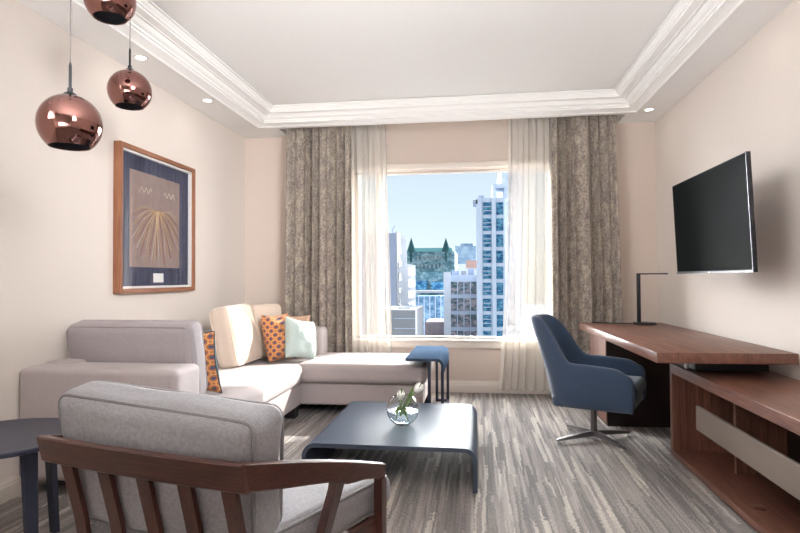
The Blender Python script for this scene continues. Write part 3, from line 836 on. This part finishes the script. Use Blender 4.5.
# ------------------------------------------------------------------ desk, cabinet
dk = thing('desk', 'walnut desk along the right wall holding the black lamp', 'desk', (.978, 3.304, 0), R(1.2))
a = MB(); a.box((0, 0, .692), (.728, 2.15, .75), bev=.002); a.build('desktop', walnut_y, dk, 30)
a = MB(); a.box((.055, 1.36, .0), (.70, 1.92, .692)); ped = a.build('pedestal', shaded_walnut, dk, 0)  # shade is in the carcass colour; the doors keep the plain walnut
a = MB(); a.box((.049, 1.365, .02), (.056, 1.64, .67), bev=.001); a.box((.049, 1.644, .02), (.056, 1.915, .67), bev=.001); a.build('pedestal_door', walnut_z, ped, 0)
a = MB(); a.box((.33, .33, .602), (.74, .62, .692), bev=.002); a.build('riser', black_m, dk, 0)
a = MB(); a.lathe([(0, .602), (.012, .602), (.012, .692), (0, .692)], (.30, .40, 0), 14); a.build('spacer_pin', chrome_m, dk)

cab = thing('media_cabinet', 'long low open walnut media cabinet under the near end of the desk', 'cabinet', (1.245, 1.20, 0))
L = 2.745; D = .49
a = MB(); a.box((0, 0, .542), (D, L, .60), bev=.002); a.build('top_panel', walnut_y, cab, 0)
a = MB(); a.box((0, 0, .012), (D, L, .048), bev=.002); a.build('bottom_panel', walnut_y, cab, 0)
a = MB(); a.box((.03, .03, 0), (D-.01, L-.03, .012)); a.build('plinth', black_m, cab, 0)
for y in (0, L-.042):
    a = MB(); a.box((.0, y, .048), (D, y+.042, .542)); a.build('side_panel', walnut_z, cab, 0)
a = MB(); a.box((D-.02, .042, .048), (D, L-.042, .542)); a.build('back_panel', shaded_walnut, cab, 0)  # colour darkened for the shade inside the cabinet
for y in (.95, 2.27):
    a = MB(); a.box((.20, y, .048), (D-.02, y+.025, .542)); a.build('divider', walnut_z, cab, 0)
a = MB(); a.box((.035, .25, .262), (.055, 2.40, .402), bev=.002); fp = a.build('drawer_front', taupe_m, cab, 0)
a = MB(); a.box((.055, .26, .27), (.20, 2.26, .285)); a.build('drawer_box', dark_m, fp, 0)
a = MB(); a.lathe([(0, .048), (.03, .048), (.03, .052), (.024, .055), (0, .055)], (.10, 1.78, 0), 22); a.build('cable_grommet', walnut_y, cab)

# ------------------------------------------------------------------ desk lamp
dl = thing('desk_lamp', 'thin black angular desk lamp at the far end of the walnut desk', 'desk lamp', (1.46, 5.27, .75), R(2))
a = MB(); a.lathe([(0, 0), (.098, 0), (.10, .004), (.10, .013), (.096, .017), (0, .017)], seg=40); a.build('base', black_m, dl)
a = MB(); a.box((-.062, -.012, .017), (-.032, .012, .45), bev=.002); a.build('post', black_m, dl)
a = MB(); a.box((-.062, -.012, .438), (.20, .012, .45), bev=.002); hd = a.build('arm', black_m, dl)
a = MB(); a.box((.03, -.009, .4365), (.19, .009, .4385)); a.build('light_strip', white_m, hd, 0)
a = MB(); a.lathe([(0, .017), (.01, .017), (.01, .020), (0, .020)], (.03, -.03, 0), 12); a.build('switch', chrome_m, dl)
a = MB(); a.tube([(1.36, 5.30, .754), (1.30, 5.33, .754), (1.20, 5.34, .754), (1.10, 5.39, .754), (1.04, 5.42, .754)], .004, 8); tag(a.build('power_cable', black_m), 'thin black power cable on the far edge of the desk', 'cable')

# ------------------------------------------------------------------ television
tv = thing('television', 'flat black television on a wall arm above the walnut desk', 'television', (1.42, 3.765, 1.505))
tw, th_ = .572, .318
a = MB(); a.box((-.0, -tw, -th_), (.022, tw, th_), bev=.004); a.box((.022, -tw+.12, -th_+.02), (.05, tw-.12, th_-.14), bev=.01); a.build('housing', black_m, tv)
a = MB(); a.box((-.003, -tw+.007, -th_+.016), (.001, tw-.007, th_-.007)); a.build('screen', screen_m, tv, 0)
a = MB()
a.box((-.004, -tw, -th_), (.002, -tw+.006, th_)); a.box((-.004, -tw, -th_), (.002, tw, -th_+.012)); a.build('bezel', plain('bezel_grey', srgb(58, 58, 66), .3, .6), tv, 0)
a = MB(); a.box((-.0052, -.012, -th_+.003), (-.0038, .012, -th_+.009)); a.build('logo_mark', white_m, tv, 0)
tv.rotation_euler = (0, R(-2.4), 0)
a = MB(); a.box((.05, -.12, -.12), (.062, .32, .12)); a.box((.062, .24, -.03), (.32, .30, .03)); a.box((.32, .22, -.14), (XR-1.432, .38, .14)); a.build('wall_arm', black_m, tv, 0)

# ------------------------------------------------------------------ city outside
m = MB(); m.box((-400, 30, -41), (400, 900, -40)); struct(m.build('city_ground', facade('asphalt', srgb(120, 122, 128), .1, .05), smooth=0))
pale = facade('pale_concrete', srgb(188, 198, 214)); white_b = facade('white_render', srgb(206, 208, 214)); greyw = facade('grey_render', srgb(150, 158, 178))
bluewin = bwin('blue_window', srgb(34, 70, 108), srgb(62, 112, 146), srgb(104, 150, 168)); drkwin = bwin('dim_window', srgb(84, 98, 104), srgb(120, 130, 134), srgb(150, 158, 160))
mixwin = bwin('busy_window', srgb(70, 96, 98), srgb(134, 134, 140), srgb(178, 164, 164), (.9, .9, 1.8))
roofg = facade('green_copper', srgb(48, 76, 80), .12, .4); stone_t = bwin('teal_stone', srgb(66, 96, 106), srgb(96, 126, 134), srgb(138, 158, 164), (.35, .35, .5))
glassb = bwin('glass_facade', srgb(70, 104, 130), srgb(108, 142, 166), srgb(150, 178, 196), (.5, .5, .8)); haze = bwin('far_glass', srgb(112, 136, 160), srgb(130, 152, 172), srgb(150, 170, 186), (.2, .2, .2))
GZ = -40.0
sunny_b = facade('sunlit_dimmed_render', srgb(140, 142, 146)); sunwin = bwin('sunlit_dimmed_window', srgb(40, 46, 50), srgb(54, 60, 64), srgb(66, 72, 74))  # sunlit copies, colour darkened to offset the strong glow lamps
def block(name, mat, parent, u0, u1, vt, Y, depth, vb=None, front=0):
    A_, B_ = at(u0, vt, Y), at(u1, vt, Y)
    zb = GZ if vb is None else at(u0, vb, Y).z
    a = MB(); a.box((A_.x, Y-front, zb), (B_.x, Y+depth, A_.z)); return a.build(name, mat, parent, 0)
def building(name, label): return thing(name, label, 'building', (0, 0, 0))

b = building('office_tower', 'pale tall office tower with blue windows at the right of the window view')
bl = b
w0 = block('wall', pale, bl, 476, 504.5, 198, 95, 22)
wp = None
for ci, (u0, u1) in enumerate(((483.1, 491), (496.2, 503.1))):
    for k in range(9):
        v = 202.5+16.05*k
        wp = block('window', bluewin, bl, u0, u1, v, 95, .3, v+12.2, .12)
        if ci == 0:
            for q in (4, 8): block('glazing_bar', pale, wp, u0, u1, v+q, 94.85, .1, v+q+.7, .1)
block('pilaster', pale, bl, 491.6, 495.6, 198, 94.6, .5); block('pilaster', pale, bl, 476, 481.5, 198, 94.6, .5)
block('roof_frame', pale, bl, 492.5, 507, 184, 97, 6, 188); block('roof_frame', pale, bl, 492.5, 495.5, 188, 97, 6, 199); block('roof_frame', pale, bl, 504, 507, 188, 97, 6, 199)
block('roof_hut', greyw, bl, 478.5, 484, 195.5, 97, 4, 199); block('cornice', greyw, bl, 473, 477.5, 200, 94.6, 4, 204)
b = building('rear_tower', 'pale tower rising behind the blue windowed office tower')
block('wall', pale, b, 501, 522, 160, 125, 25)
for k in range(12): block('window', bluewin, b, 508, 514, 175+13*k, 125, .3, 183+13*k, .15)
b = building('mid_office', 'white mid rise office with wide window bands left of the blue windowed tower')
block('wall', pale, b, 443.5, 476.5, 275, 112, 20)
block('corner_pier', white_b, b, 443.5, 450.5, 272, 111.5, .8)
for k in range(5):
    v = 281.8+16.3*k; block('window_band', mixwin, b, 450.8, 476.5, v, 112, .3, v+12.4, .2)
    for q in (457, 463.5, 470): block('mullion', pale, b, q, q+.8, v, 111.6, .2, v+12.4)
block('roof_unit', greyw, b, 452, 459, 270.5, 115, 4, 275.5); block('roof_unit', sunny_b, b, 461, 466, 271, 115, 4, 275.5); block('roof_unit', greyw, b, 468, 474, 269, 116, 4, 275.5)
b = building('chateau_building', 'old building with green roof and two pointed turrets')
block('wall', stone_t, b, 407, 455, 262, 230, 30); block('upper_storey', stone_t, b, 407, 455, 252, 230.5, 28, 262)
A_, B_ = at(407, 252, 229.5), at(450, 246.5, 229.5)
a = MB(); a.prism([(229.5, A_.z), (259, A_.z), (250, B_.z), (238, B_.z)], 'x', A_.x, at(450, 250, 230).x); a.build('roof', roofg, b, 0)
for u in (411.3, 446):
    c_ = at(u, 252, 232); tp = at(u, 237.5, 232); rr_ = (at(u+4.6, 252, 232)-c_).x
    a = MB(); a.lathe([(rr_*.86, -18), (rr_*.86, 0), (rr_, 0), (rr_*.55, (tp.z-c_.z)*.45), (0.01, tp.z-c_.z)], c_, 12); a.build('turret', roofg, b, 30)
for k in range(7):
    for q in (256, 264, 272): block('window', drkwin, b, 417+4.0*k, 418.6+4.0*k, q, 229.6, .4, q+4.4)
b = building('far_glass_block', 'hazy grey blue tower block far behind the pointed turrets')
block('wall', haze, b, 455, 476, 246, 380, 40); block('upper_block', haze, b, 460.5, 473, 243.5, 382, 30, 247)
b = building('hill_housing', 'low pale far houses behind the white mid rise office')
block('wall', white_b, b, 452, 478, 264, 300, 20); block('roof', facade('brick_red', srgb(188, 150, 140)), b, 466, 478, 260.5, 298, 15, 268)
b = building('slab_block', 'white slab block with narrow windows at the left of the window view')
xs = at(396, 250, 95).x
def ydepth(u): return 95*(478-396)/(478-u)
z1, z2 = at(396, 233, 95).z, at(406, 263.5, ydepth(406)).z
a = MB(); a.box((xs-12, 95, GZ), (xs, ydepth(406.2), z1)); a.build('wall', greyw, b, 0)
a = MB(); a.box((xs, 95.0, GZ), (xs+.15, ydepth(406.2), z1+.2)); a.build('end_wall', sunny_b, b, 0)
a = MB(); a.box((xs-12, ydepth(406.2), GZ), (xs+.15, ydepth(415.4), z2)); a.build('lower_wing', sunny_b, b, 0)
for k in range(6):
    zc = z1-2.1-2.35*k
    a = MB(); a.box((xs+.1, ydepth(397.6), zc-1.2), (xs+.2, ydepth(400), zc)); a.build('window', sunwin, b, 0)
for k in range(4):
    zc = z2-.8-2.3*k
    a = MB(); a.box((xs+.1, ydepth(407.5), zc-1.45), (xs+.2, ydepth(413.8), zc)); a.build('window', sunwin, b, 0)
a = MB(); a.tube([(xs-1, 98, z1), (xs-1, 98, z1+.9), (xs-.6, 98, z1+1.5)], .12, 6); a.build('roof_mast', greyw, b)
b = building('low_annex', 'low grey and white annex at the foot of the white slab block')
A_ = at(394, 310, 78); B_ = at(415.3, 310, 78); C_ = at(423.2, 310, 90)
a = MB(); a.sweep([[(A_.x-3, 78, z), (B_.x, 78, z), (C_.x, 90, z), (A_.x-3, 90, z)] for z in (GZ, A_.z)]); a.build('wall', sunny_b, b, 0)
for v in (318, 328): block('ledge', pale, b, 394, 415, v, 77.9, .15, v+.7)
block('roof_beam', sunny_b, b, 398, 410, 307.5, 82, .6, 309); block('roof_beam', greyw, b, 405, 420, 305.5, 84, .6, 306.5)
b = building('glass_mall', 'blue glass low building with a skybridge in the middle of the view')
block('wall', glassb, b, 416, 446, 296, 150, 20); block('skybridge', sunny_b, b, 414, 446, 290.5, 146, 4, 293); block('upper_hall', stone_t, b, 415, 446, 272, 160, 20)
block('glass_vault', bluewin, b, 431, 443, 282, 158, 3, 290); block('glass_vault', bluewin, b, 416, 427, 281, 158, 3, 290)
for k in range(5): block('pier', pale, b, 418+5.6*k, 418.8+5.6*k, 296, 149.6, .5)
b = building('brick_block', 'low reddish grey block beside the foot of the white mid rise office')
block('wall', facade('dusty_brick', srgb(120, 110, 112), .16, .6), b, 425, 446, 322, 128, 12)

# ------------------------------------------------------------------ light
W = bpy.data.worlds.new('World'); SC.world = W; W.use_nodes = True
nt = W.node_tree; nt.nodes.clear()
sky = nt.nodes.new('ShaderNodeTexSky'); sky.sky_type = 'NISHITA'; sky.sun_disc = False
sky.sun_elevation = R(38); sky.sun_rotation = R(150); sky.altitude = 100; sky.air_density = 1.0; sky.dust_density = .6; sky.ozone_density = 2.0
bg = nt.nodes.new('ShaderNodeBackground'); bg.inputs[1].default_value = .128
wo_ = nt.nodes.new('ShaderNodeOutputWorld')
mx = nt.nodes.new('ShaderNodeMix'); mx.data_type = 'RGBA'; mx.inputs[0].default_value = .74
mx.inputs[7].default_value = (4.65, 5.05, 5.2, 1)
nt.links.new(sky.outputs[0], mx.inputs[6]); nt.links.new(mx.outputs[2], bg.inputs[0]); nt.links.new(bg.outputs[0], wo_.inputs[0])

def sun(name, d, strength, angle, col):
    l = bpy.data.lights.new(name, 'SUN'); l.energy = strength; l.angle = R(angle); l.color = col
    o = bpy.data.objects.new(name, l); COL.objects.link(o)
    o.rotation_euler = Vector(d).to_track_quat('-Z', 'Y').to_euler(); o.location = (0, 10, 10)
    return o
sun('sun', (-.9, -1, -.72), 8, .8, (1, .95, .88))
sun('sky_glow_left', (-.7, -1, -.4), 6, 110, (.97, .985, 1))
sun('sky_glow_right', (.35, -1, -.95), 12, 80, (.98, .99, 1))
sun('sky_glow_side', (.85, -1, -.22), 7, 60, (.98, .99, 1))
sun('sky_glow_low', (-.2, -1, -.27), 4, 36, (.98, .99, 1))
sun('fill_from_below', (-.05, -1, .22), 52, 56, (1, .995, .98))  # added upward fill through the window, brightens the ceiling
sun('fill_city', (.15, 1, -.5), .9, 120, (.9, .95, 1))  # added fill on the building fronts, no real source there
def area(name, loc, d, sx, sy, p, spread=180, col=(.985, .992, 1)):
    l = bpy.data.lights.new(name, 'AREA'); l.shape = 'RECTANGLE'; l.size = sx; l.size_y = sy; l.spread = R(spread); l.energy = p; l.color = col
    o = bpy.data.objects.new(name, l); COL.objects.link(o); o.location = loc
    o.rotation_euler = Vector(d).to_track_quat('-Z', 'Y').to_euler()
    return o
def aim(a, b): return tuple(q-p_ for p_, q in zip(a, b))
area('fill_ceiling', (-.3, -.7, 1.15), (0, 1, 1.0), 2.4, .6, 56, 84)  # added lamp out of view, brightens the ceiling
area('fill_left_wall', (1.35, .4, 2.45), aim((1.35, .4, 2.45), (-2.45, 5.3, 1.7)), 1.6, 1.1, 20, 46)  # added lamp out of view, brightens the left wall
area('fill_right_wall', (-2.0, .3, 2.45), aim((-2.0, .3, 2.45), (1.6, 4.8, 2.0)), 1.4, 1.0, 10, 58)  # added lamp out of view, brightens the right wall
def spot(name, loc, p, ang=100):
    l = bpy.data.lights.new(name, 'SPOT'); l.energy = p; l.spot_size = R(ang); l.spot_blend = .8; l.color = (1, .9, .78); l.shadow_soft_size = .04
    o = bpy.data.objects.new(name, l); COL.objects.link(o); o.location = loc
for x, y in ((-2.28, 3.62), (-2.27, 4.58), (1.57, 5.43), (1.57, 3.6), (1.57, 1.8), (-2.28, 1.7)):
    spot('downlight_lamp', (x, y, ZS-.012), .6, 150)

# ------------------------------------------------------------------ camera
cd = bpy.data.cameras.new('camera'); cam = bpy.data.objects.new('camera', cd); COL.objects.link(cam)
cd.sensor_fit = 'HORIZONTAL'; cd.sensor_width = 36; cd.lens = 36*FPX/800; cd.clip_start = .02; cd.clip_end = 2000
right = Vector((math.cos(YAW), math.sin(YAW), 0)); fwd0 = Vector((-math.sin(YAW), math.cos(YAW), 0)); up0 = Vector((0, 0, 1))
fwd = fwd0*math.cos(PITCH)+up0*math.sin(PITCH); up = -fwd0*math.sin(PITCH)+up0*math.cos(PITCH)
# image axes turned by ROLL (image x right, image y down)
rx = right*math.cos(ROLL)+up*math.sin(ROLL); ux = -right*math.sin(ROLL)+up*math.cos(ROLL)
Mc = Matrix((rx, ux, -fwd)).transposed().to_4x4(); Mc.translation = (0, 0, EYE)
cam.matrix_world = Mc
SC.camera = cam
SC.view_settings.view_transform = 'Standard'; SC.view_settings.look = 'None'
SC.view_settings.gamma = 1; SC.view_settings.use_curve_mapping = False; SC.view_settings.exposure = 0.48
